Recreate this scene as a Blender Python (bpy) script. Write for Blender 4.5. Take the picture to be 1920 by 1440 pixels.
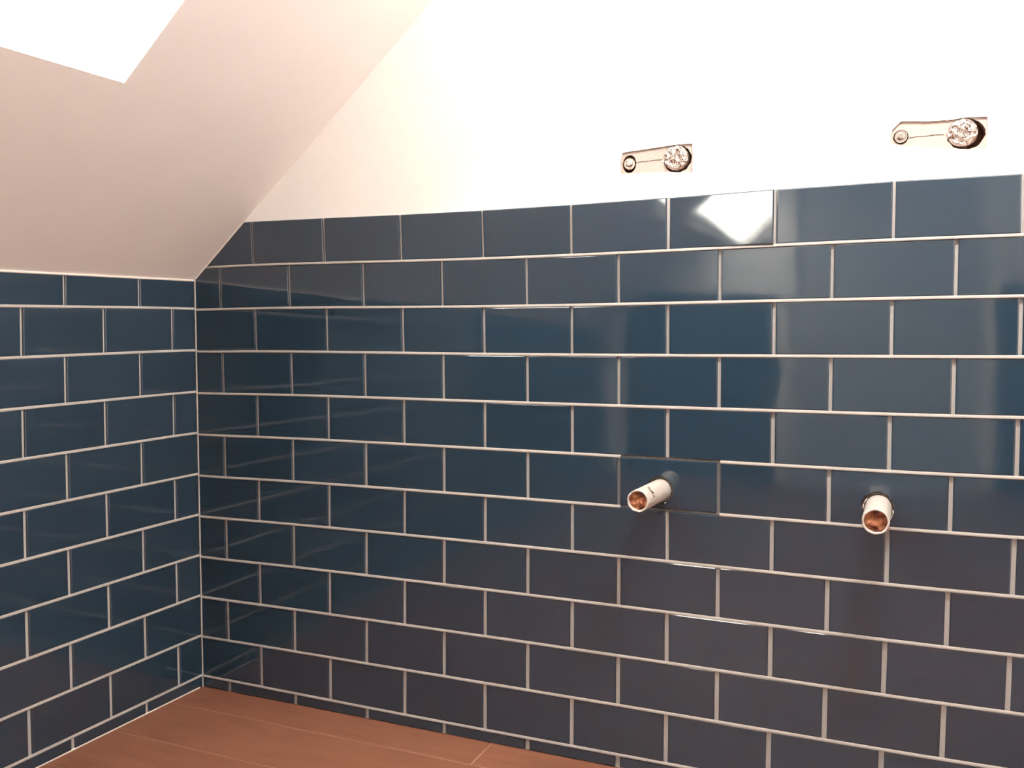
import bpy, bmesh, math, random
from mathutils import Vector, Matrix, Euler, noise
random.seed(7)
scn = bpy.context.scene
for o in list(bpy.data.objects):
    bpy.data.objects.remove(o)
COL = scn.collection

# ------------------------------------------------------------------ camera
cam_d = bpy.data.cameras.new('camera')
cam = bpy.data.objects.new('camera', cam_d)
COL.objects.link(cam)
cam.location = (1.6013, -1.7328, 0.8615)
cam.rotation_euler = (1.5172, 0.0014, 0.4049)
cam_d.sensor_width = 36.0
cam_d.lens = 1668.9 / 1920.0 * 36.0
cam_d.clip_start = 0.02
scn.camera = cam

# ------------------------------------------------------------------ sky, light, exposure
SKY = 37.0
BULB = 765.0
BULB_POS = (1.76, -0.66, 2.08)
world = bpy.data.worlds.new('overcast_sky')
scn.world = world
world.use_nodes = True
wn = world.node_tree.nodes
wl = world.node_tree.links
bg = wn['Background']
wtc = wn.new('ShaderNodeTexCoord')
wsep = wn.new('ShaderNodeSeparateXYZ')
wl.new(wtc.outputs['Generated'], wsep.inputs[0])
wramp = wn.new('ShaderNodeValToRGB')
wramp.color_ramp.elements[0].position = 0.0
wramp.color_ramp.elements[0].color = (0.90, 0.84, 0.77, 1)
wramp.color_ramp.elements[1].position = 1.0
wramp.color_ramp.elements[1].color = (1.0, 0.925, 0.84, 1)
wl.new(wsep.outputs['Z'], wramp.inputs[0])
wl.new(wramp.outputs[0], bg.inputs['Color'])
bg.inputs['Strength'].default_value = SKY
scn.view_settings.view_transform = 'Standard'
scn.view_settings.look = 'None'
scn.view_settings.gamma = 1.0
scn.view_settings.use_curve_mapping = False
scn.view_settings.exposure = 0.0

# ------------------------------------------------------------------ room measurements (metres)
ZF = -0.029            # floor level; z = 0 is the lowest full tile joint
RX = 2.75              # right wall
RY = -3.80             # rear wall
CZ_ = 2.40             # flat ceiling
LX = -0.0184           # left wall is a hair off square
ML = Vector((math.sin(LX), -math.cos(LX), 0.0))     # direction along left wall, towards the viewer
NL = Vector((math.cos(LX), math.sin(LX), 0.0))      # left wall normal, into the room
S0 = Vector((0, 0, 1.004))                          # foot of the slope in the corner
SS = Vector((ML.x, ML.y, -0.019)).normalized()      # along the slope foot
ST = Vector((0.754, 0, 0.657)).normalized()         # up the slope
SN = ST.cross(SS).normalized()
if SN.z > 0: SN = -SN                                # into the room
TH = 0.007             # tile thickness proud of the plaster
T_TOP = (CZ_ - S0.z) / ST.z

def slope_pt(s, t, off=0.0):
    return S0 + SS * s + ST * t + SN * off

# ------------------------------------------------------------------ helpers
def link(name, me, parent=None, mat=None, **props):
    o = bpy.data.objects.new(name, me)
    COL.objects.link(o)
    if mat is not None and me is not None and not me.materials:
        me.materials.append(mat)
    if parent: o.parent = parent
    for k, v in props.items(): o[k] = v
    return o

def mesh_of(name, verts, faces, smooth=False):
    me = bpy.data.meshes.new(name)
    me.from_pydata([tuple(v) for v in verts], [], faces)
    me.update()
    if smooth:
        for p in me.polygons: p.use_smooth = True
    return me

def fix_normals(me):
    bm = bmesh.new(); bm.from_mesh(me)
    bmesh.ops.recalc_face_normals(bm, faces=bm.faces)
    bm.to_mesh(me); bm.free()

def structure(name, me, mat, parent=None):
    o = link(name, me, parent, mat)
    if parent is None: o['kind'] = 'structure'
    return o

def part(name, me, mat, parent, **props):
    return link(name, me, parent, mat, **props)

def empty(name, loc=(0, 0, 0), **props):
    o = bpy.data.objects.new(name, None)
    o.location = loc; o.empty_display_size = 0.05
    COL.objects.link(o)
    for k, v in props.items(): o[k] = v
    return o

class Geo:
    def __init__(s): s.v = []; s.f = []
    def add(s, vs, fs):
        n = len(s.v); s.v += [Vector(v) for v in vs]
        s.f += [tuple(i + n for i in f) for f in fs]
    def quad(s, a, b, c, d): s.add([a, b, c, d], [(0, 1, 2, 3)])
    def box(s, lo, hi):
        x0, y0, z0 = lo; x1, y1, z1 = hi
        s.add([(x0,y0,z0),(x1,y0,z0),(x1,y1,z0),(x0,y1,z0),(x0,y0,z1),(x1,y0,z1),(x1,y1,z1),(x0,y1,z1)],
              [(0,3,2,1),(4,5,6,7),(0,1,5,4),(1,2,6,5),(2,3,7,6),(3,0,4,7)])
    def frame_box(s, o, a, b, c):
        """box from origin o with edge vectors a, b, c"""
        vs = [o, o+a, o+a+b, o+b, o+c, o+a+c, o+a+b+c, o+b+c]
        s.add(vs, [(0,3,2,1),(4,5,6,7),(0,1,5,4),(1,2,6,5),(2,3,7,6),(3,0,4,7)])
    def mesh(s, name, smooth=False):
        me = mesh_of(name, s.v, s.f, smooth); fix_normals(me); return me

# ------------------------------------------------------------------ materials
def new_mat(name):
    m = bpy.data.materials.new(name); m.use_nodes = True
    return m, m.node_tree.nodes, m.node_tree.links, m.node_tree.nodes['Principled BSDF']

def noise_node(n, l, scale, detail=3, rough=0.5, coord='Object', stretch=None):
    tc = n.new('ShaderNodeTexCoord'); nt = n.new('ShaderNodeTexNoise')
    nt.inputs['Scale'].default_value = scale
    nt.inputs['Detail'].default_value = detail
    nt.inputs['Roughness'].default_value = rough
    if stretch:
        mp = n.new('ShaderNodeMapping'); mp.inputs['Scale'].default_value = stretch
        l.new(tc.outputs[coord], mp.inputs[0]); l.new(mp.outputs[0], nt.inputs['Vector'])
    else:
        l.new(tc.outputs[coord], nt.inputs['Vector'])
    return nt

def ramp(n, l, src, stops):
    r = n.new('ShaderNodeValToRGB')
    e = r.color_ramp.elements
    e[0].position, e[0].color = stops[0][0], (*stops[0][1], 1)
    e[1].position, e[1].color = stops[-1][0], (*stops[-1][1], 1)
    for p, c in stops[1:-1]:
        x = e.new(p); x.color = (*c, 1)
    l.new(src, r.inputs[0]); return r

def bump(n, l, bsdf, src, strength, dist=0.001):
    b = n.new('ShaderNodeBump'); b.inputs['Strength'].default_value = strength
    b.inputs['Distance'].default_value = dist
    l.new(src, b.inputs['Height']); l.new(b.outputs[0], bsdf.inputs['Normal']); return b

def plain(name, col, rough, metal=0.0, var=0.04, scale=30, bmp=0.0, bdist=0.001, coat=0.0):
    m, n, l, b = new_mat(name)
    nt = noise_node(n, l, scale)
    c2 = tuple(max(0, c * (1 - 2 * var)) for c in col)
    r = ramp(n, l, nt.outputs['Fac'], [(0.3, c2), (0.7, col)])
    l.new(r.outputs[0], b.inputs['Base Color'])
    b.inputs['Roughness'].default_value = rough
    b.inputs['Metallic'].default_value = metal
    b.inputs['Coat Weight'].default_value = coat
    if bmp: bump(n, l, b, nt.outputs['Fac'], bmp, bdist)
    return m

M_wall = plain('white_wall_paint', (0.86, 0.825, 0.79), 0.85, var=0.012, scale=60, bmp=0.15, bdist=0.0006)
M_slope = plain('white_ceiling_paint', (0.86, 0.82, 0.795), 0.9, var=0.012, scale=9, bmp=0.2, bdist=0.001)
M_plaster_cut = plain('cut_plaster', (0.50, 0.405, 0.36), 0.95, var=0.06, scale=220, bmp=0.6, bdist=0.001)
M_hole = plain('dark_hole', (0.42, 0.235, 0.16), 0.95, var=0.3, scale=120, bmp=0.5, bdist=0.002)
M_grout = plain('light_grey_grout', (0.44, 0.415, 0.395), 0.9, var=0.05, scale=160, bmp=0.35, bdist=0.0005)
M_grout_dull = plain('unfinished_grey_grout', (0.17, 0.165, 0.165), 0.95, var=0.15, scale=160, bmp=0.5, bdist=0.0006)
M_bead = plain('caulk', (0.80, 0.72, 0.66), 0.6, var=0.03, scale=60)
M_pvc = plain('white_plastic', (0.56, 0.505, 0.455), 0.42, var=0.05, scale=40)
M_mortar = plain('rough_mortar', (0.17, 0.13, 0.11), 0.95, var=0.4, scale=260, bmp=1.0, bdist=0.003)
M_chrome = plain('brushed_metal', (0.70, 0.66, 0.62), 0.22, metal=1.0, var=0.05, scale=60)
M_frame = plain('white_lacquer', (0.80, 0.76, 0.71), 0.4, var=0.02)
M_door = plain('pale_grey_door', (0.42, 0.41, 0.40), 0.5, var=0.03)

# glazed tile: deep petrol blue under a clear glossy glaze, faint ripple
M_tile, n, l, b = new_mat('blue_glazed_tile')
nt = noise_node(n, l, 1.0, 2)
oi = n.new('ShaderNodeObjectInfo')
r = ramp(n, l, oi.outputs['Random'], [(0.0, (0.0150, 0.0310, 0.0500)), (1.0, (0.0175, 0.0350, 0.0560))])
l.new(r.outputs[0], b.inputs['Base Color'])
b.inputs['Roughness'].default_value = 0.05
b.inputs['IOR'].default_value = 1.74
geo_n = n.new('ShaderNodeNewGeometry')
rip = n.new('ShaderNodeTexNoise'); rip.inputs['Scale'].default_value = 9.0; rip.inputs['Detail'].default_value = 1.0
l.new(geo_n.outputs['Position'], rip.inputs['Vector'])
bump(n, l, b, rip.outputs['Fac'], 0.12, 0.004)

# wood-look terracotta planks
M_plank, n, l, b = new_mat('terracotta_wood_plank')
tc = n.new('ShaderNodeTexCoord'); oi = n.new('ShaderNodeObjectInfo')
geo_n = n.new('ShaderNodeNewGeometry')
add = n.new('ShaderNodeVectorMath'); add.operation = 'ADD'
sc_ = n.new('ShaderNodeVectorMath'); sc_.operation = 'SCALE'
comb = n.new('ShaderNodeCombineXYZ')
l.new(oi.outputs['Random'], comb.inputs[0]); l.new(oi.outputs['Random'], comb.inputs[1])
l.new(comb.outputs[0], sc_.inputs[0]); sc_.inputs['Scale'].default_value = 7.0
l.new(geo_n.outputs['Position'], add.inputs[0]); l.new(sc_.outputs[0], add.inputs[1])
mp = n.new('ShaderNodeMapping'); mp.inputs['Scale'].default_value = (3.5, 22.0, 1.0)
l.new(add.outputs[0], mp.inputs[0])
g1 = n.new('ShaderNodeTexNoise'); g1.inputs['Scale'].default_value = 1.6; g1.inputs['Detail'].default_value = 6
g1.inputs['Distortion'].default_value = 0.6
l.new(mp.outputs[0], g1.inputs['Vector'])
r1 = ramp(n, l, g1.outputs['Fac'], [(0.28, (0.172, 0.064, 0.036)), (0.45, (0.193, 0.074, 0.042)), (0.70, (0.218, 0.086, 0.050))])
g2 = n.new('ShaderNodeTexNoise'); g2.inputs['Scale'].default_value = 5.0; g2.inputs['Detail'].default_value = 4
l.new(add.outputs[0], g2.inputs['Vector'])
r2 = ramp(n, l, g2.outputs['Fac'], [(0.30, (0.87, 0.84, 0.84)), (0.55, (1, 1, 1)), (0.8, (1.05, 1.04, 1.03))])
mx = n.new('ShaderNodeMix'); mx.data_type = 'RGBA'; mx.blend_type = 'MULTIPLY'; mx.inputs[0].default_value = 0.9
l.new(r1.outputs[0], mx.inputs[6]); l.new(r2.outputs[0], mx.inputs[7])
l.new(mx.outputs[2], b.inputs['Base Color'])
b.inputs['Roughness'].default_value = 0.55
bump(n, l, b, g1.outputs['Fac'], 0.15, 0.0008)
M_fgrout = plain('tan_floor_grout', (0.50, 0.30, 0.22), 0.9, var=0.08, scale=120)

# foil: crumpled silver
M_foil, n, l, b = new_mat('crumpled_foil')
b.inputs['Metallic'].default_value = 0.85
b.inputs['Base Color'].default_value = (0.66, 0.60, 0.56, 1)
b.inputs['Roughness'].default_value = 0.22
vo = n.new('ShaderNodeTexVoronoi'); vo.inputs['Scale'].default_value = 110
tc = n.new('ShaderNodeTexCoord'); l.new(tc.outputs['Object'], vo.inputs['Vector'])
bump(n, l, b, vo.outputs['Distance'], 0.9, 0.003)

# aged expanding foam inside the drain stubs
M_foam, n, l, b = new_mat('orange_brown_foam')
f1 = noise_node(n, l, 70, 4, 0.6)
r = ramp(n, l, f1.outputs['Fac'], [(0.36, (0.07, 0.018, 0.008)), (0.47, (0.20, 0.058, 0.024)), (0.60, (0.33, 0.125, 0.050)), (0.76, (0.42, 0.21, 0.11))])
l.new(r.outputs[0], b.inputs['Base Color']); b.inputs['Roughness'].default_value = 0.8
bump(n, l, b, f1.outputs['Fac'], 0.8, 0.003)

# window glass: clear pane with a surface reflection
M_glass = bpy.data.materials.new('window_glass'); M_glass.use_nodes = True
n = M_glass.node_tree.nodes; l = M_glass.node_tree.links
n.remove(n['Principled BSDF'])
tr = n.new('ShaderNodeBsdfTransparent'); tr.inputs[0].default_value = (0.95, 0.97, 0.96, 1)
gl = n.new('ShaderNodeBsdfGlossy'); gl.inputs['Roughness'].default_value = 0.02
lw = n.new('ShaderNodeLayerWeight'); lw.inputs['Blend'].default_value = 0.5
pw = n.new('ShaderNodeMath'); pw.operation = 'POWER'; pw.inputs[1].default_value = 5.0
fr = n.new('ShaderNodeMath'); fr.operation = 'MULTIPLY_ADD'; fr.inputs[1].default_value = 0.92; fr.inputs[2].default_value = 0.04
l.new(lw.outputs['Facing'], pw.inputs[0]); l.new(pw.outputs[0], fr.inputs[0])
ms = n.new('ShaderNodeMixShader')
l.new(fr.outputs[0], ms.inputs[0]); l.new(tr.outputs[0], ms.inputs[1]); l.new(gl.outputs[0], ms.inputs[2])
l.new(ms.outputs[0], n['Material Output'].inputs['Surface'])

# ------------------------------------------------------------------ where the tile joints really run
HH = 0.103; WW = 0.1007; A0 = 0.0862; B0 = 0.0768
DEG = [(0, 0), (0, 1), (0, 2), (0, 3), (0, 4), (0, 5), (1, 0), (1, 1), (1, 2), (1, 3), (1, 4), (1, 5), (2, 0), (2, 1), (2, 2), (2, 3), (2, 4), (3, 0), (3, 1), (3, 2), (3, 3)]
CXc = [-0.000862, -0.016504, 0.142083, -0.341095, 0.333948, -0.123686, -0.014167, 0.148057, -0.285039, -0.144459, 0.715329, -0.394881, 0.038979, -0.067283, 0.042433, -0.199251, 0.163178, -0.032726, -0.060200, 0.342795, -0.248073]
CZc = [0.000132, -0.005942, -0.049361, 0.226969, -0.295996, 0.128298, -0.019696, 0.226099, -0.284903, -0.038675, 0.068397, 0.020222, 0.039785, -0.337769, 0.160952, 0.537385, -0.345571, -0.016867, 0.140611, -0.126393, -0.026706]
DEGL = [(0, 0), (0, 1), (1, 0), (1, 1), (2, 0), (2, 1)]
LXc = [0.000428, 0.017218, 0.001465, -0.026646, -0.005839, -0.015228]
LZc = [0.001164, 0.002893, -0.000111, -0.047569, 0.004124, 0.006071]
def warp_back(k, i):
    kk = min(max(k, 0.0), 11.0) / 11; ii = min(max(i, 0.0), 17.5) / 17
    x = sum(c * kk**a * ii**bb for c, (a, bb) in zip(CXc, DEG))
    z = sum(c * kk**a * ii**bb for c, (a, bb) in zip(CZc, DEG))
    return x, z
def warp_left(k, i):
    kk = min(max(k, 0.0), 10.0) / 11; ii = min(max(i, 0.0), 5.0) / 17
    x = sum(c * kk**a * ii**bb for c, (a, bb) in zip(LXc, DEGL))
    z = sum(c * kk**a * ii**bb for c, (a, bb) in zip(LZc, DEGL))
    return x, z

# ------------------------------------------------------------------ floor
fl = Geo()
fl.box((-0.12, RY - 0.1, ZF - 0.06), (RX + 0.1, 0.12, ZF - 0.0015))
floor = structure('floor', fl.mesh('floor'), M_fgrout)
def plank_mesh(x0, x1, y0, y1):
    g = Geo(); z0 = ZF - 0.0015; z1 = ZF + 0.0; e = 0.0012
    vs = [(x0,y0,z0),(x1,y0,z0),(x1,y1,z0),(x0,y1,z0),(x0,y0,z1-e/2),(x1,y0,z1-e/2),(x1,y1,z1-e/2),(x0,y1,z1-e/2),
          (x0+e,y0+e,z1),(x1-e,y0+e,z1),(x1-e,y1-e,z1),(x0+e,y1-e,z1)]
    g.add(vs, [(0,1,5,4),(1,2,6,5),(2,3,7,6),(3,0,4,7),(4,5,9,8),(5,6,10,9),(6,7,11,10),(7,4,8,11),(8,9,10,11)])
    return g.mesh('plank')
ys = [0.006, -0.105, -0.2755, -0.4465]
while ys[-1] > RY + 0.18: ys.append(ys[-1] - 0.171)
ys[-1] = RY
offs = [0.808, 1.20, 0.98, 0.45, 1.05]
for r_ in range(len(ys) - 1):
    y1, y0 = ys[r_], ys[r_ + 1]
    xs = [-0.065]
    x = offs[r_ % 5]
    while x - 1.2 > 0.1: x -= 1.2
    if r_ == 0: x = 0.808
    while x < RX: xs.append(x); x += 1.2
    xs.append(RX)
    for a, c in zip(xs[:-1], xs[1:]):
        if c - a < 0.03: continue
        part('plank', plank_mesh(a + 0.0012, c - 0.0012, y0 + 0.0012, y1 - 0.0012), M_plank, floor)

# ------------------------------------------------------------------ tiles
def clip(poly, nx, nz, c):
    """keep nx*x + nz*z <= c"""
    out = []
    for (a, b_) in zip(poly, poly[1:] + poly[:1]):
        da = nx*a[0] + nz*a[1] - c; db = nx*b_[0] + nz*b_[1] - c
        if da <= 0: out.append(a)
        if (da < 0 < db) or (db < 0 < da):
            t = da / (da - db); out.append((a[0] + (b_[0]-a[0])*t, a[1] + (b_[1]-a[1])*t))
    res = []
    for q in out:
        if not res or math.hypot(q[0]-res[-1][0], q[1]-res[-1][1]) > 1e-4: res.append(q)
    if len(res) > 2 and math.hypot(res[0][0]-res[-1][0], res[0][1]-res[-1][1]) < 1e-4: res.pop()
    return res

def inset(poly, d):
    """inset a convex counter-clockwise polygon"""
    n_ = len(poly); out = []
    for i in range(n_):
        p0, p1, p2 = poly[i-1], poly[i], poly[(i+1) % n_]
        a = Vector((p1[0]-p0[0], p1[1]-p0[1])).normalized(); c = Vector((p2[0]-p1[0], p2[1]-p1[1])).normalized()
        na = Vector((-a.y, a.x)); nc = Vector((-c.y, c.x))
        m = (na + nc); den = 1 + na.dot(nc)
        m = m / max(den, 0.3)
        out.append((p1[0] + m.x*d, p1[1] + m.y*d))
    return out

def tile_mesh(poly, to3, tilt=(0, 0)):
    """poly in wall coordinates (along, up); to3(u, z, depth): depth 0 = glaze face, + into the wall"""
    g = Geo(); n_ = len(poly)
    cx_ = sum(p[0] for p in poly)/n_; cz_ = sum(p[1] for p in poly)/n_
    rings = [(0.0, TH - 0.0012), (0.0, 0.0016), (0.0006, 0.0006), (0.0022, 0.0)]
    for d, y in rings:
        for (u, z) in (inset(poly, d) if d else poly):
            g.v.append(to3(u, z, y + (u-cx_)*tilt[0] + (z-cz_)*tilt[1]))
    for k in range(len(rings)-1):
        for i in range(n_):
            j = (i+1) % n_
            g.f.append((k*n_+i, k*n_+j, (k+1)*n_+j, (k+1)*n_+i))
    g.f.append(tuple(range((len(rings)-1)*n_, len(rings)*n_)))
    me = g.mesh('tile')
    return me

def holed_tile_mesh(poly, hole, rad, to3):
    """a tile drilled for a pipe, with a chipped hole edge"""
    g = Geo(); N = 40; hx, hz = hole
    def ray_rect(pl, ang):
        dx, dz = math.cos(ang), math.sin(ang); best = 9
        for (a, c) in zip(pl, pl[1:] + pl[:1]):
            ex, ez = c[0]-a[0], c[1]-a[1]; den = dx*ez - dz*ex
            if abs(den) < 1e-9: continue
            t = ((a[0]-hx)*ez - (a[1]-hz)*ex)/den; s = ((a[0]-hx)*dz - (a[1]-hz)*dx)/den
            if t > 0 and -1e-6 <= s <= 1+1e-6: best = min(best, t)
        return best
    angs = sorted([2*math.pi*i/N for i in range(N)] + [math.atan2(p[1]-hz, p[0]-hx) % (2*math.pi) for p in poly])
    rr = random.Random(3)
    rad_ = [rad*(1 + rr.uniform(-0.05, 0.07)) for _ in angs]
    m = len(angs)
    pin = inset(poly, 0.0013)
    rings = [('o', TH-0.0012), ('o', 0.0016), ('i', 0.0), ('h', 0.0), ('h', TH-0.0012)]
    for kind, y in rings:
        for a, r0 in zip(angs, rad_):
            if kind == 'h': t = r0
            else: t = ray_rect(poly if kind == 'o' else pin, a)
            g.v.append(to3(hx+math.cos(a)*t, hz+math.sin(a)*t, y))
    for k in range(len(rings)-1):
        for i in range(m):
            j = (i+1) % m
            g.f.append((k*m+i, k*m+j, (k+1)*m+j, (k+1)*m+i))
    return g.mesh('tile')

def back3(u, z, y): return Vector((u, y, z))
def left3(u, z, y): return ML*u - NL*y + Vector((0, 0, z))

HOLES = {(5, 10): ((1.1790, 0.5560), 0.0268), (5, 14): ((1.5800, 0.5510), 0.0275)}
SPECIAL = (5, 10)
TILT = {(10, 11): (-0.032, 0.018), (10, 9): (0.0, 0.006), (10, 13): (-0.004, -0.002), (10, 7): (0.006, -0.008)}
GH = 0.0026     # half of the horizontal joint
def gv(k): return 0.0025 + max(0, (10.5 - k)) * 0.00020   # half of the vertical joint: wider low on the wall

def build_tiles(wallobj, warp, off, umax, first, kmax, to3, ztop, slope_clip, holes, tilts):
    joints = []
    for k in range(-1, kmax):
        # index parity of the joints in this row
        par = first(k)
        edges = [None]; i = par
        while off + WW*i < umax - 0.03: edges.append(i); i += 2
        edges.append('end')
        for a, c in zip(edges[:-1], edges[1:]):
            sp = (k, a) == SPECIAL and holes
            gvx = gv(k)
            def corner(side, kk):
                if side is None: return (0.0022, (ztop if False else HH*kk + warp(kk, 0)[1]))
                if side == 'end': return (umax, HH*kk + warp(kk, (umax-off)/WW)[1])
                dx, dz = warp(kk, side)
                return (off + WW*side + dx, HH*kk + dz)
            bl, br, tr_, tl = corner(a, k), corner(c, k), corner(c, k+1), corner(a, k+1)
            l0 = 0 if a is None else gvx; r0 = 0 if c == 'end' else gvx
            topg = GH if (k+1 < 11) else 0.0
            zb = ZF + 0.0015
            if k == -1:
                bl = (bl[0], zb - GH); br = (br[0], zb - GH)
            poly = [(bl[0]+l0, bl[1]+GH), (br[0]-r0, br[1]+GH), (tr_[0]-r0, tr_[1]-topg), (tl[0]+l0, tl[1]-topg)]
            poly = slope_clip(poly)
            if len(poly) < 3: continue
            if max(p[1] for p in poly) - min(p[1] for p in poly) < 0.006: continue
            if holes and (k, a) in HOLES:
                me = holed_tile_mesh(poly, HOLES[(k, a)][0], HOLES[(k, a)][1], to3)
            else:
                rr = random.Random(k*100 + (a if isinstance(a, int) else -3))
                tl_ = tilts.get((k, a), (rr.gauss(0, 0.0012), rr.gauss(0, 0.0012)))
                me = tile_mesh(poly, to3, tl_)
            part('tile', me, M_tile, wallobj)

def grout_lines(wallobj, warp, off, umax, first, kmax, to3, limit, holes):
    """horizontal joints: beads whose face slopes down and outward; vertical joints: recessed flat strips"""
    g = Geo(); dull = Geo()
    STEP = 0.05
    for k in range(0, kmax):
        n_ = int(umax/STEP) + 1
        us = [0.001 + (umax-0.001)*i/n_ for i in range(n_+1)]
        for a, c in zip(us[:-1], us[1:]):
            za = HH*k + warp(k, (a-off)/WW)[1]; zc = HH*k + warp(k, (c-off)/WW)[1]
            if min(limit(a) - za, limit(c) - zc) < 0: 
                continue
            tgt = g; d1, d2 = 0.0008, -0.0018
            mid = (a+c)/2
            if holes and k in (5, 6) and 1.105 < mid < 1.285:
                tgt = dull; d1, d2 = 0.0044, 0.0028
            e = GH + 0.0004
            P = [to3(a, za+e, d1), to3(c, zc+e, d1), to3(c, zc-e*0.7, d2), to3(a, za-e*0.7, d2),
                 to3(c, zc-e, d2+0.0012), to3(a, za-e, d2+0.0012)]
            tgt.add(P, [(0,1,2,3), (3,2,4,5)])
    for k in range(-1, kmax):
        i = first(k)
        while off + WW*i < umax - 0.03:
            z0 = HH*k; z1 = HH*(k+1)
            x0, dz0 = warp(k, i); x1, dz1 = warp(k+1, i)
            z0 += dz0; z1 += dz1
            if k == -1: z0 = ZF + 0.0005
            u0 = off + WW*i + x0; u1 = off + WW*i + x1
            z1 = min(z1, limit(u1) - 0.001)
            if z1 > z0 + 0.01:
                e = gv(k) + 0.0004
                tgt = dull if (holes and k == 5 and i in (10, 12)) else g
                dp = 0.0044 if tgt is dull else 0.0044
                cv = 0.0006
                tgt.add([to3(u0-e, z0, dp), to3(u0, z0, dp+cv), to3(u1, z1, dp+cv), to3(u1-e, z1, dp),
                         to3(u0+e, z0, dp), to3(u1+e, z1, dp)], [(0,1,2,3), (1,4,5,2)])
            i += 2
    part('grout', g.mesh('grout', True), M_grout, wallobj)
    if dull.v: part('grout', dull.mesh('grout', True), M_grout_dull, wallobj, label='dull grey unfinished grout')

# ---- back wall -----------------------------------------------------
ZT = 1.133                      # nominal top of the tiling
def back_limit(x): return S0.z + (ST.z/ST.x)*x - 0.003
def clip_back(poly): return clip(poly, -ST.z/ST.x, 1.0, S0.z - 0.004)
first_back = lambda k: 1 if k % 2 == 0 else 0
R1 = [(1.0935,1.1850),(1.1400,1.1838),(1.1770,1.1820),(1.2363,1.1780),(1.2368,1.2050),(1.2358,1.2328),(1.2080,1.2332),(1.1837,1.2321),(1.1420,1.2300),(1.0960,1.2262),(1.0918,1.2040)]
R2 = [(1.5885,1.2020),(1.6300,1.1935),(1.6761,1.1862),(1.7402,1.1806),(1.7425,1.2080),(1.7408,1.2352),(1.7090,1.2370),(1.6870,1.2350),(1.6350,1.2370),(1.6040,1.2400),(1.5905,1.2260)]

wall = Geo()
YW = TH
# substrate behind the tiles (with square pockets for the two drains) and plaster above (with two chased openings)
def strip_with_holes(g, x0, x1, z0, z1, boxes, y):
    xs = sorted({x0, x1, *[b[0] for b in boxes], *[b[1] for b in boxes]})
    for a, c in zip(xs[:-1], xs[1:]):
        zs = [z0]
        for bx in sorted(boxes, key=lambda q: q[2]):
            if bx[0] <= a + 1e-6 and bx[1] >= c - 1e-6: zs += [bx[2], bx[3]]
        zs.append(z1)
        for q in range(0, len(zs), 2):
            if zs[q+1] - zs[q] > 1e-6: g.quad((a,y,zs[q]), (c,y,zs[q]), (c,y,zs[q+1]), (a,y,zs[q+1]))
zt = ZT + 0.02
dr = [(1.179-0.030, 1.179+0.030, 0.556-0.030, 0.556+0.030), (1.583-0.031, 1.583+0.031, 0.551-0.031, 0.551+0.031)]
xs_at = lambda z: (z - S0.z) / (ST.z/ST.x)
strip_with_holes(wall, -0.1, RX+0.1, ZF-0.05, 1.0, dr, YW-0.0016)
wall.add([(-0.1,YW-0.0016,1.0),(RX+0.1,YW-0.0016,1.0),(RX+0.1,YW-0.0016,1.125),(0.139,YW-0.0016,1.125)], [(0,1,2,3)])
bb1 = (1.082, 1.244, 1.172, 1.240); bb2 = (1.580, 1.750, 1.174, 1.246)
xa = xs_at(1.25)
wall.add([(xs_at(1.125)-0.03,YW,1.125),(1.0,YW,1.125),(1.0,YW,1.25),(xa-0.03,YW,1.25)], [(0,1,2,3)])
wall.quad((1.0,YW,1.125),(RX+0.1,YW,1.125),(RX+0.1,YW,1.16),(1.0,YW,1.16))
strip_with_holes(wall, 1.0, RX+0.1, 1.16, 1.25, [bb1, bb2], YW)
wall.add([(xa-0.03,YW,1.25),(RX+0.1,YW,1.25),(RX+0.1,YW,CZ_+0.1),(xs_at(CZ_+0.1)-0.03,YW,CZ_+0.1)], [(0,1,2,3)])
def ring_fill(g, box, poly, y):
    """fill between a box and the irregular opening cut inside it"""
    bx = [(box[0],box[2]),(box[1],box[2]),(box[1],box[3]),(box[0],box[3])]
    cx_ = sum(p[0] for p in poly)/len(poly); cz_ = sum(p[1] for p in poly)/len(poly)
    ang = lambda p: math.atan2(p[1]-cz_, p[0]-cx_) % (2*math.pi)
    def hit(pl, a):
        dx, dz = math.cos(a), math.sin(a); best = 9
        for (p, q) in zip(pl, pl[1:]+pl[:1]):
            ex, ez = q[0]-p[0], q[1]-p[1]; den = dx*ez-dz*ex
            if abs(den) < 1e-12: continue
            t = ((p[0]-cx_)*ez-(p[1]-cz_)*ex)/den; s = ((p[0]-cx_)*dz-(p[1]-cz_)*dx)/den
            if t > 0 and -1e-6 <= s <= 1+1e-6: best = min(best, t)
        return (cx_+dx*best, cz_+dz*best)
    angs = sorted(set([round(ang(p),6) for p in poly] + [round(ang(p),6) for p in bx]))
    rr = random.Random(5)
    more = []
    for a, c in zip(angs, angs[1:]+[angs[0]+2*math.pi]):
        m = max(1, int((c-a)/0.12)); more += [a+(c-a)*q/m for q in range(m)]
    o_ = [hit(bx, a) for a in more]; i_ = []
    for a in more:
        p = hit(poly, a); j = rr.uniform(-0.0007, 0.0007)
        i_.append((p[0]+j*0.5, p[1]+j))
    n_ = len(more)
    vs = [Vector((p[0], y, p[1])) for p in o_] + [Vector((p[0], y, p[1])) for p in i_]
    g.add(vs, [(q, (q+1)%n_, n_+(q+1)%n_, n_+q) for q in range(n_)])
    return i_
in1 = ring_fill(wall, bb1, R1, YW); in2 = ring_fill(wall, bb2, R2, YW)
wall_back = structure('wall_back', wall.mesh('wall_back'), M_wall)
# sides of the chased openings
for inn in (in1, in2):
    g = Geo(); n_ = len(inn)
    vs = [Vector((p[0], YW, p[1])) for p in inn] + [Vector((p[0], YW+0.012, p[1])) for p in inn]
    g.add(vs, [(q, (q+1)%n_, n_+(q+1)%n_, n_+q) for q in range(n_)])
    part('chased_edge', g.mesh('chased_edge'), M_plaster_cut, wall_back)

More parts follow.
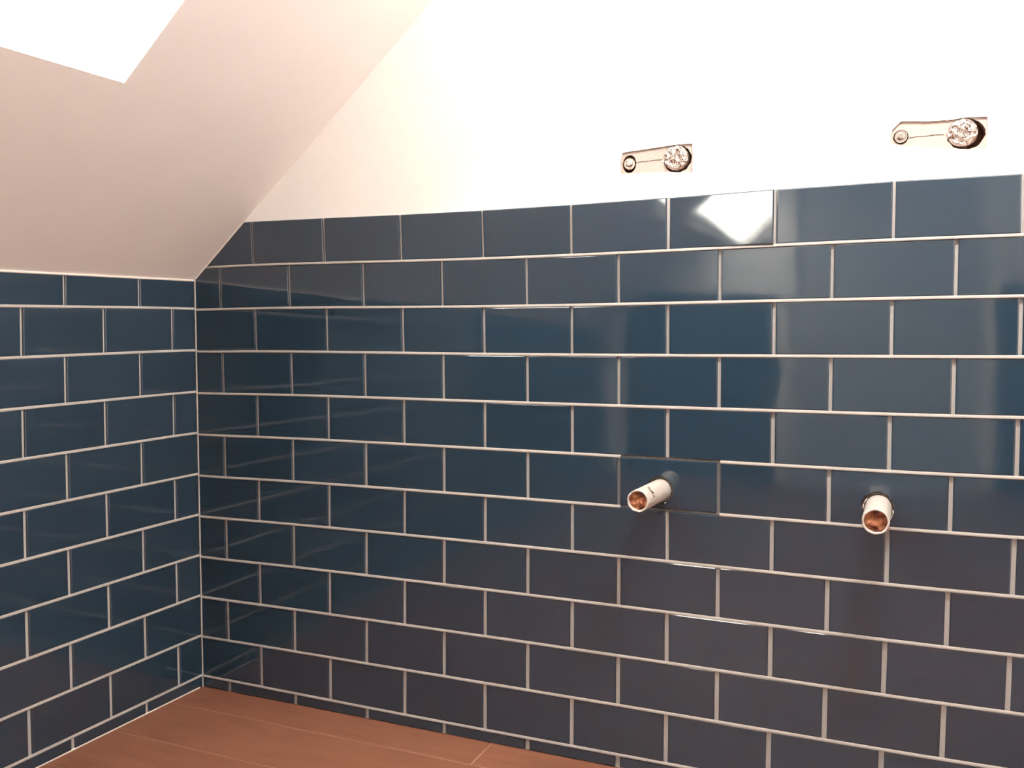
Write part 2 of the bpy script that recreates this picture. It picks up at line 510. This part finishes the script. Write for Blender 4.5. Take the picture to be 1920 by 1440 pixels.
build_tiles(wall_back, warp_back, A0, RX - 0.008, first_back, 11, back3, ZT, clip_back, True, TILT)
grout_lines(wall_back, warp_back, A0, RX - 0.008, first_back, 11, back3, back_limit, True)

# ---- left knee wall ------------------------------------------------
UL = 3.75
wl_ = Geo()
def lp(u, z, y): return tuple(left3(u, z, y))
wl_.add([lp(-0.05, ZF-0.05, TH-0.0016), lp(UL+0.1, ZF-0.05, TH-0.0016), lp(UL+0.1, 0.98, TH-0.0016), lp(-0.05, 1.03, TH-0.0016)], [(0,1,2,3)])
wall_left = structure('wall_left', wl_.mesh('wall_left'), M_wall)
left_limit = lambda u: 1.001 - 0.019*u
def clip_left(poly): return clip(poly, 0.019, 1.0, 0.9995)
first_left = lambda k: 0 if k % 2 == 0 else 1
build_tiles(wall_left, warp_left, B0, UL, first_left, 10, left3, 1.0, clip_left, False, {})
grout_lines(wall_left, warp_left, B0, UL, first_left, 10, left3, left_limit, False)

# ---- beads of caulk ------------------------------------------------
def bead(pts, w, name='caulk_bead', parent=None, mat=M_bead, up=None):
    g = Geo(); N = 8
    rings = []
    for i, p in enumerate(pts):
        d = (pts[min(i+1, len(pts)-1)] - pts[max(i-1, 0)]).normalized()
        a = d.orthogonal().normalized(); b_ = d.cross(a)
        ww = w*(1 + 0.18*noise.noise(p*23))
        rings.append([p + (a*math.cos(t) + b_*math.sin(t))*ww for t in [2*math.pi*q/N for q in range(N)]])
    vs = [v for r in rings for v in r]
    fs = [(i*N+q, i*N+(q+1)%N, (i+1)*N+(q+1)%N, (i+1)*N+q) for i in range(len(rings)-1) for q in range(N)]
    g.add(vs, fs)
    return part(name, g.mesh(name, True), mat, parent)
def seg(a, b_, n_): return [a.lerp(b_, i/n_) for i in range(n_+1)]
bead(seg(left3(0, 1.0005, 0.0012), left3(UL, 1.0005-0.019*UL, 0.0012), 60), 0.0028, parent=wall_left)
bead(seg(left3(0.01, ZF+0.0015, 0.0012), left3(UL, ZF+0.0015, 0.0012), 60), 0.0022, parent=wall_left)
bead(seg(back3(0.002, S0.z+0.001, 0.002), back3(0.152, 1.1355, 0.002), 12), 0.0021, parent=wall_back)
bead(seg(Vector((0.0012, -0.0004, ZF)), Vector((0.0012, -0.0004, 1.0)), 30), 0.0019, 'corner_joint', wall_back, M_grout)

# ------------------------------------------------------------------ sloped ceiling with two roof windows
W1 = (0.5395, 1.02, 0.4765, 1.12)     # s0, s1, t0, t1
W2 = (2.31, 3.68, 0.80, 1.26)
cs = Geo()
SLEN = 4.0
ssx = sorted({-0.06, W1[0], W1[1], W2[0], W2[1], SLEN})
for a, c in zip(ssx[:-1], ssx[1:]):
    ts = [-0.01]
    for w in (W1, W2):
        if w[0] <= a+1e-6 and w[1] >= c-1e-6: ts += [w[2], w[3]]
    ts.append(T_TOP + 0.12)
    for q in range(0, len(ts), 2):
        # keep the far edge of the slope just behind the tile face of the back wall
        cs.quad(slope_pt(a, ts[q]), slope_pt(c, ts[q]), slope_pt(c, ts[q+1]), slope_pt(a, ts[q+1]))
ceiling_slope = structure('ceiling_slope', cs.mesh('ceiling_slope'), M_slope)
fc = Geo()
fc.box((slope_pt(0, T_TOP).x - 0.03, RY-0.1, CZ_), (RX+0.1, 0.1, CZ_+0.05))
structure('ceiling', fc.mesh('ceiling'), M_slope)

def roof_window(name, w, D):
    s0, s1, t0, t1 = w
    g = Geo()
    c0 = [slope_pt(s0,t0), slope_pt(s1,t0), slope_pt(s1,t1), slope_pt(s0,t1)]
    c1 = [p - SN*D for p in c0]
    g.add(c0 + c1, [(0,1,5,4),(1,2,6,5),(2,3,7,6),(3,0,4,7)])
    lining = structure(name, g.mesh(name), M_wall)
    f = Geo(); t = 0.045; h = 0.05
    O = c1[0]
    for (o_, a, b_) in ((O, SS*(s1-s0), ST*t), (O+ST*(t1-t0-t), SS*(s1-s0), ST*t), (O+ST*t, SS*t, ST*(t1-t0-2*t)), (O+ST*t+SS*(s1-s0-t), SS*t, ST*(t1-t0-2*t))):
        f.frame_box(o_, a, b_, -SN*h)
    part('window_frame', f.mesh('window_frame'), M_frame, lining)
    p = Geo(); q = O - SN*h*0.5
    p.frame_box(q+SS*t+ST*t, SS*(s1-s0-2*t), ST*(t1-t0-2*t), -SN*0.004)
    part('pane', p.mesh('pane'), M_glass, lining)
    hd = Geo()
    hd.frame_box(O+SS*((s1-s0)/2-0.06)+ST*(t1-t0-t*0.7)+SN*0.012, SS*0.12, ST*0.014, -SN*0.014)
    part('window_handle', hd.mesh('window_handle'), M_chrome, lining)
roof_window('window_1', W1, 0.20)
roof_window('window_2', W2, 0.04)

# ------------------------------------------------------------------ rest of the room (behind and beside the camera)
g = Geo(); g.box((RX, RY-0.1, ZF-0.05), (RX+0.1, 0.1, CZ_+0.1)); structure('wall_right', g.mesh('wall_right'), M_wall)
zr = lambda x: 1.004 + 0.019*RY + (ST.z/ST.x)*(x - LX*-RY) + 0.02
DX0, DX1, DZ1 = 1.02, 2.07, 1.84
g = Geo()
g.box((DX1, RY-0.1, ZF-0.05), (RX+0.1, RY, CZ_+0.1))
g.box((1.25, RY-0.1, DZ1), (DX1, RY, CZ_+0.1))
g.box((DX0, RY-0.1, zr(DX0)-0.02), (1.25, RY-0.03, DZ1+0.02))
pr_ = [(-0.09, ZF-0.05), (DX0, ZF-0.05), (DX0, zr(DX0)), (-0.09, zr(-0.09))]
g.add([Vector((x, y, z)) for y in (RY, RY-0.1) for (x, z) in pr_], [(0,1,2,3), (7,6,5,4), (0,4,5,1), (1,5,6,2), (2,6,7,3), (3,7,4,0)])
structure('wall_rear', g.mesh('wall_rear'), M_wall)
g = Geo(); g.box((DX0+0.01, RY-0.06, ZF+0.004), (DX1-0.01, RY-0.02, DZ1-0.01))
d1 = structure('door_1', g.mesh('door_1'), M_door)
g = Geo()
g.box((DX0-0.055, RY, ZF), (DX0+0.012, RY+0.018, DZ1+0.06)); g.box((DX1-0.012, RY, ZF), (DX1+0.055, RY+0.018, DZ1+0.06))
g.box((DX0+0.012, RY, DZ1-0.012), (DX1-0.012, RY+0.018, DZ1+0.06))
part('door_frame', g.mesh('door_frame'), M_frame, d1)
g = Geo(); g.box((DX1-0.09, RY-0.02, 1.0), (DX1-0.07, RY+0.03, 1.02)); g.box((DX1-0.19, RY+0.03, 1.0), (DX1-0.07, RY+0.045, 1.02))
part('door_handle', g.mesh('door_handle'), M_chrome, d1)
# blue tiling on the walls beside and behind the camera, seen only in the glaze
rt = Geo(); rg = Geo()
for k in range(-1, 11):
    z0, z1 = max(HH*k + GH, ZF + 0.001), HH*(k+1) - GH
    for xa_, xb_ in ((0.02, DX0-0.058), (DX1+0.058, RX-0.01)):
        x = xa_ - (0.1007 if k % 2 else 0)
        while x < xb_:
            a = max(x, xa_)+0.002; c = min(x+0.2014, xb_)-0.002
            if c - a > 0.01: rt.box((a, RY, z0), (c, RY+0.007, z1))
            x += 0.2014
link('wall_tiling', rt.mesh('wall_tiling'), bpy.data.objects['wall_rear'], M_tile, kind='stuff')

# ------------------------------------------------------------------ concealed tap fittings in the chased openings
def lathe(prof, c, axis_y=True, N=40, cap=True, jit=0.0, seed=1):
    """profile [(radius, y)] revolved round an axis parallel to y through c=(x,z)"""
    g = Geo(); rr = random.Random(seed)
    for (r_, y) in prof:
        for q in range(N):
            a = 2*math.pi*q/N; rj = r_*(1 + rr.uniform(-jit, jit))
            g.v.append(Vector((c[0]+math.cos(a)*rj, y, c[1]+math.sin(a)*rj)))
    for i in range(len(prof)-1):
        for q in range(N):
            g.f.append((i*N+q, i*N+(q+1)%N, (i+1)*N+(q+1)%N, (i+1)*N+q))
    if cap: g.f.append(tuple((len(prof)-1)*N+q for q in range(N)))
    return g

def plate_with_holes(outline, holes, y):
    """flat plate with round holes, by triangle fill"""
    bm = bmesh.new(); edges = []
    def loop(pts):
        vs = [bm.verts.new((p[0], y, p[1])) for p in pts]
        for a, c in zip(vs, vs[1:]+vs[:1]): edges.append(bm.edges.new((a, c)))
    loop(outline)
    for (cx_, cz_, ax, az, jit, seed) in holes:
        rr = random.Random(seed)
        loop([(cx_+math.cos(2*math.pi*q/36)*ax*(1+rr.uniform(-jit, jit)), cz_+math.sin(2*math.pi*q/36)*az*(1+rr.uniform(-jit, jit))) for q in range(36)])
    bmesh.ops.triangle_fill(bm, use_beauty=True, use_dissolve=False, edges=edges)
    bmesh.ops.recalc_face_normals(bm, faces=bm.faces)
    me = bpy.data.meshes.new('mounting_plate'); bm.to_mesh(me); bm.free()
    return me

def tap_fitting(label, inn, hole_b, hole_s, foil_c, foil_r, plug_c, plug_r, plug_y, seed, seam):
    t = empty('tap_fitting', (foil_c[0], YW+0.012, foil_c[1]), label=label, category='tap fitting', group='concealed wall tap fittings above the tiles')
    inv = Matrix.Translation(-Vector(t.location))
    def add(name, me, mat, par=t, **k):
        me.transform(inv); return part(name, me, mat, par, **k)
    yp = YW + 0.0035
    add('mounting_plate', plate_with_holes(inn, [(*hole_b, 0.04, seed), (*hole_s, 0.03, seed+1)], yp), M_plaster_cut)
    for (hx, hz, ax, az), nm in ((hole_b, 'hole_lining'), (hole_s, 'hole_lining')):
        g = Geo(); N = 36
        for y, sc in ((yp+0.0004, 1.03), (yp+0.045, 1.0)):
            for q in range(N):
                a = 2*math.pi*q/N; g.v.append(Vector((hx+math.cos(a)*ax*sc, y, hz+math.sin(a)*az*sc)))
        for q in range(N): g.f.append((q, (q+1)%N, N+(q+1)%N, N+q))
        g.f.append(tuple(N+q for q in range(N)))
        add(nm, g.mesh(nm, False), M_hole)
    # crumpled foil wrapped round the valve body
    g = Geo(); N = 44; RR = 14; fx, fz = foil_c
    for i in range(RR+1):
        rr_ = foil_r*i/RR
        for q in range(N):
            a = 2*math.pi*q/N
            v = Vector((math.cos(a)*rr_, 0, math.sin(a)*rr_))
            nz = noise.noise(Vector((v.x*115+seed*3, v.z*115, seed))) + 0.7*abs(noise.noise(Vector((v.x*230, v.z*230+seed, 2.0))))
            edge = (i/RR)**6
            y = YW - 0.004 + nz*0.0065*(1-edge*0.7) + edge*0.006
            g.v.append(Vector((fx+v.x, y, fz+v.z)))
    for i in range(RR):
        for q in range(N): g.f.append((i*N+q, (i+1)*N+q, (i+1)*N+(q+1)%N, i*N+(q+1)%N))
    b0 = len(g.v)
    for y, s_ in ((YW+0.012, 1.05), (YW+0.046, 1.0)):
        for q in range(N):
            a = 2*math.pi*q/N; jj = 1+0.03*noise.noise(Vector((math.cos(a)*4, y*200, math.sin(a)*4)))
            g.v.append(Vector((fx+math.cos(a)*foil_r*s_*jj, y, fz+math.sin(a)*foil_r*s_*jj)))
    for q in range(N):
        g.f.append((RR*N+q, b0+q, b0+(q+1)%N, RR*N+(q+1)%N)); g.f.append((b0+q, b0+N+q, b0+N+(q+1)%N, b0+(q+1)%N))
    add('foil_wrap', g.mesh('foil_wrap', False), M_foil, label='crumpled silver foil over the large round valve')
    # threaded blanking plug for the spout
    px, pz = plug_c
    pr = [(plug_r*0.92, yp+0.040), (plug_r*0.92, plug_y+0.012), (plug_r, plug_y+0.011), (plug_r, plug_y+0.002), (plug_r*0.86, plug_y), (plug_r*0.60, plug_y), (plug_r*0.56, plug_y-0.0035), (plug_r*0.40, plug_y-0.005)]
    add('blanking_plug', lathe(pr, (px, pz), N=32).mesh('blanking_plug', False), M_chrome, label='small round metal plug')
    for p_ in ():
        pass
    # seam across the plate
    a, c = seam
    g = Geo(); e = 0.0004
    pts = [Vector((a[0]+(c[0]-a[0])*q/8, yp-0.0008, a[1]+(c[1]-a[1])*q/8 + 0.0005*math.sin(q*1.7+seed))) for q in range(9)]
    for p, q in zip(pts[:-1], pts[1:]):
        g.frame_box(Vector((p.x, p.y, p.z-e)), Vector((q.x-p.x, 0, q.z-p.z)), Vector((0, 0.0014, 0)), Vector((0, 0, 2*e)))
    add('plate_seam', g.mesh('plate_seam'), M_mortar)
    return t

tap_fitting('smaller left-hand tap fitting with foil-wrapped valve in a chased slot, above the left drain pipe',
            in1, (1.2060, 1.2065, 0.0275, 0.0265), (1.1095, 1.2040, 0.0140, 0.0175), (1.2030, 1.2090), 0.0240,
            (1.1090, 1.2050), 0.0122, YW+0.004, 11, ((1.122, 1.2062), (1.176, 1.2082)))
tap_fitting('larger right-hand tap fitting with foil-wrapped valve in a wide dark hole, nearest the right edge',
            in2, (1.7085, 1.2095, 0.0300, 0.0265), (1.6055, 1.2135, 0.0125, 0.0125), (1.7030, 1.2125), 0.0240,
            (1.6055, 1.2135), 0.0108, YW-0.002, 23, ((1.619, 1.2115), (1.674, 1.2125)))

# ------------------------------------------------------------------ drain pipe stubs
def drain(label, base, tip, hole, r_, seed, rag):
    t = empty('drain_pipe', (base[0], 0.0, base[1]), label=label, category='drain pipe', group='capped drain pipes sticking out of the tiles')
    inv = Matrix.Translation(-Vector(t.location))
    def add(name, me, mat, **k):
        me.transform(inv); return part(name, me, mat, t, **k)
    B = Vector((base[0], 0, base[1])); T_ = Vector(tip); d = (T_-B).normalized()
    B0_ = B - d*(-0.0) + (-d)*0.045
    a = d.cross(Vector((0, 0, 1))).normalized(); b_ = a.cross(d).normalized()
    rr = random.Random(seed)
    def ring(p, rad, jit=0.0, N=48, along=0.0):
        out = []
        for q in range(N):
            an = 2*math.pi*q/N
            rj = rad*(1+jit*noise.noise(Vector((math.cos(an)*2.2, math.sin(an)*2.2, seed+p.y*30))))
            out.append(p + (a*math.cos(an)+b_*math.sin(an))*rj + d*along*noise.noise(Vector((math.cos(an)*3, math.sin(an)*3, seed*2.0))))
        return out
    N = 48
    L_ = (T_-B).length
    g = Geo()
    prof = [(-0.045, r_, 0, 0), (0.0, r_, 0.01, 0), (L_*0.45, r_*1.0, 0.02, 0), (L_-0.006, r_*0.995, 0.02, 0), (L_-0.001, r_*0.985, 0.02, 0.003), (L_, r_*0.93, 0.03, 0.003), (L_-0.001, r_*0.84, 0.05, 0.002), (L_-0.020, r_*0.82, 0.02, 0)]
    for (s_, rad, jit, al) in prof: g.v += ring(B+d*s_, rad, jit, N, al)
    for i in range(len(prof)-1):
        for q in range(N): g.f.append((i*N+q, i*N+(q+1)%N, (i+1)*N+(q+1)%N, (i+1)*N+q))
    add('pipe', g.mesh('pipe', True), M_pvc)
    g = Geo(); R_ = 9
    for i in range(R_+1):
        for q in range(N):
            an = 2*math.pi*q/N; rad = r_*0.86*i/R_
            loc = Vector((math.cos(an)*rad, math.sin(an)*rad, 0))
            h = 0.0065*noise.noise(loc*90+Vector((seed, 0, 0))) + 0.0035*noise.noise(loc*210+Vector((0, seed, 0)))
            g.v.append(B + d*(L_-0.006+h) + a*loc.x + b_*loc.y)
    for i in range(R_):
        for q in range(N): g.f.append((i*N+q, i*N+(q+1)%N, (i+1)*N+(q+1)%N, (i+1)*N+q))
    add('foam_filling', g.mesh('foam_filling', True), M_foam, label='orange-brown foam filling in the pipe end')
    # rough mortar at the bottom of the drilled hole
    g = Geo(); hx, hz = hole[0]
    R0, R1_ = r_*1.0, hole[1]*1.06
    for i, (s_, y) in enumerate(((0.0, TH-0.001), (0.5, TH-0.0030), (1.0, TH-0.0012))):
        for q in range(N):
            an = 2*math.pi*q/N
            p0 = Vector((base[0]+math.cos(an)*r_*0.98, 0, base[1]+math.sin(an)*r_*0.98)); p1 = Vector((hx+math.cos(an)*R1_, 0, hz+math.sin(an)*R1_))
            p = p0.lerp(p1, s_)
            g.v.append(Vector((p.x, y + 0.0012*noise.noise(p*190), p.z)))
    for i in range(2):
        for q in range(N): g.f.append((i*N+q, i*N+(q+1)%N, (i+1)*N+(q+1)%N, (i+1)*N+q))
    add('mortar_ring', g.mesh('mortar_ring', True), M_mortar)
    # ragged scraps of white sealing sleeve torn round the pipe
    for (an, s_, w_, h_) in rag:
        g = Geo(); m = 7
        for i in range(m+1):
            aa = an + w_*(i/m-0.5)
            dirv = a*math.cos(aa)+b_*math.sin(aa)
            lift = r_*1.02
            top = h_*(0.45+0.55*abs(math.sin(i*2.3+seed)))
            g.v += [B+d*s_+dirv*lift, B+d*(s_+top)+dirv*(lift+0.0022), B+d*(s_+top)+dirv*(lift+0.0034), B+d*s_+dirv*(lift+0.0022)]
        for i in range(m):
            for q in range(4): g.f.append((i*4+q, i*4+(q+1)%4, (i+1)*4+(q+1)%4, (i+1)*4+q))
        g.f += [(0,1,2,3), tuple(m*4+q for q in (3,2,1,0))]
        add('sleeve_scrap', g.mesh('sleeve_scrap', False), M_pvc)
    return t
drain('white drain pipe stub angled left with orange foam inside, in the tile nearer the corner',
      (1.1783, 0.5549), (1.1685, -0.13, 0.5545), HOLES[(5, 10)], 0.0212, 4, [(2.4, 0.088, 0.9, 0.016)])
drain('white drain pipe stub facing the viewer, filled with orange foam, farther from the corner',
      (1.5814, 0.5499), (1.5790, -0.13, 0.5490), HOLES[(5, 14)], 0.0222, 9, [(3.6, 0.012, 0.9, 0.014), (0.3, 0.004, 0.8, 0.008)])

# ------------------------------------------------------------------ bare globe bulb hanging from the ceiling (above the frame)
M_bulb = bpy.data.materials.new('lit_opal_globe'); M_bulb.use_nodes = True
n = M_bulb.node_tree.nodes; l = M_bulb.node_tree.links
n.remove(n['Principled BSDF'])
em = n.new('ShaderNodeEmission'); em.inputs['Color'].default_value = (1.0, 0.95, 0.89, 1); em.inputs['Strength'].default_value = BULB
l.new(em.outputs[0], n['Material Output'].inputs['Surface'])
lamp = empty('pendant_lamp', BULB_POS, label='bare globe bulb hanging on a short cord from the ceiling', category='lamp')
lb = bmesh.new(); bmesh.ops.create_uvsphere(lb, u_segments=32, v_segments=16, radius=0.06)
me = bpy.data.meshes.new('globe'); lb.to_mesh(me); lb.free()
for p_ in me.polygons: p_.use_smooth = True
part('globe', me, M_bulb, lamp)
g = Geo(); N = 20
for rad, z in ((0.022, 0.054), (0.024, 0.10), (0.012, 0.115)):
    for q in range(N): g.v.append(Vector((math.cos(2*math.pi*q/N)*rad, math.sin(2*math.pi*q/N)*rad, z)))
for i in range(2):
    for q in range(N): g.f.append((i*N+q, i*N+(q+1)%N, (i+1)*N+(q+1)%N, (i+1)*N+q))
g.f.append(tuple(2*N+q for q in range(N)))
part('socket', g.mesh('socket'), M_frame, lamp)
sl_z = min(CZ_ + 0.001, S0.z + (ST.z/ST.x)*BULB_POS[0]) - BULB_POS[2]
g = Geo(); g.box((-0.003, -0.003, 0.112), (0.003, 0.003, sl_z)); part('cord', g.mesh('cord'), M_frame, lamp)
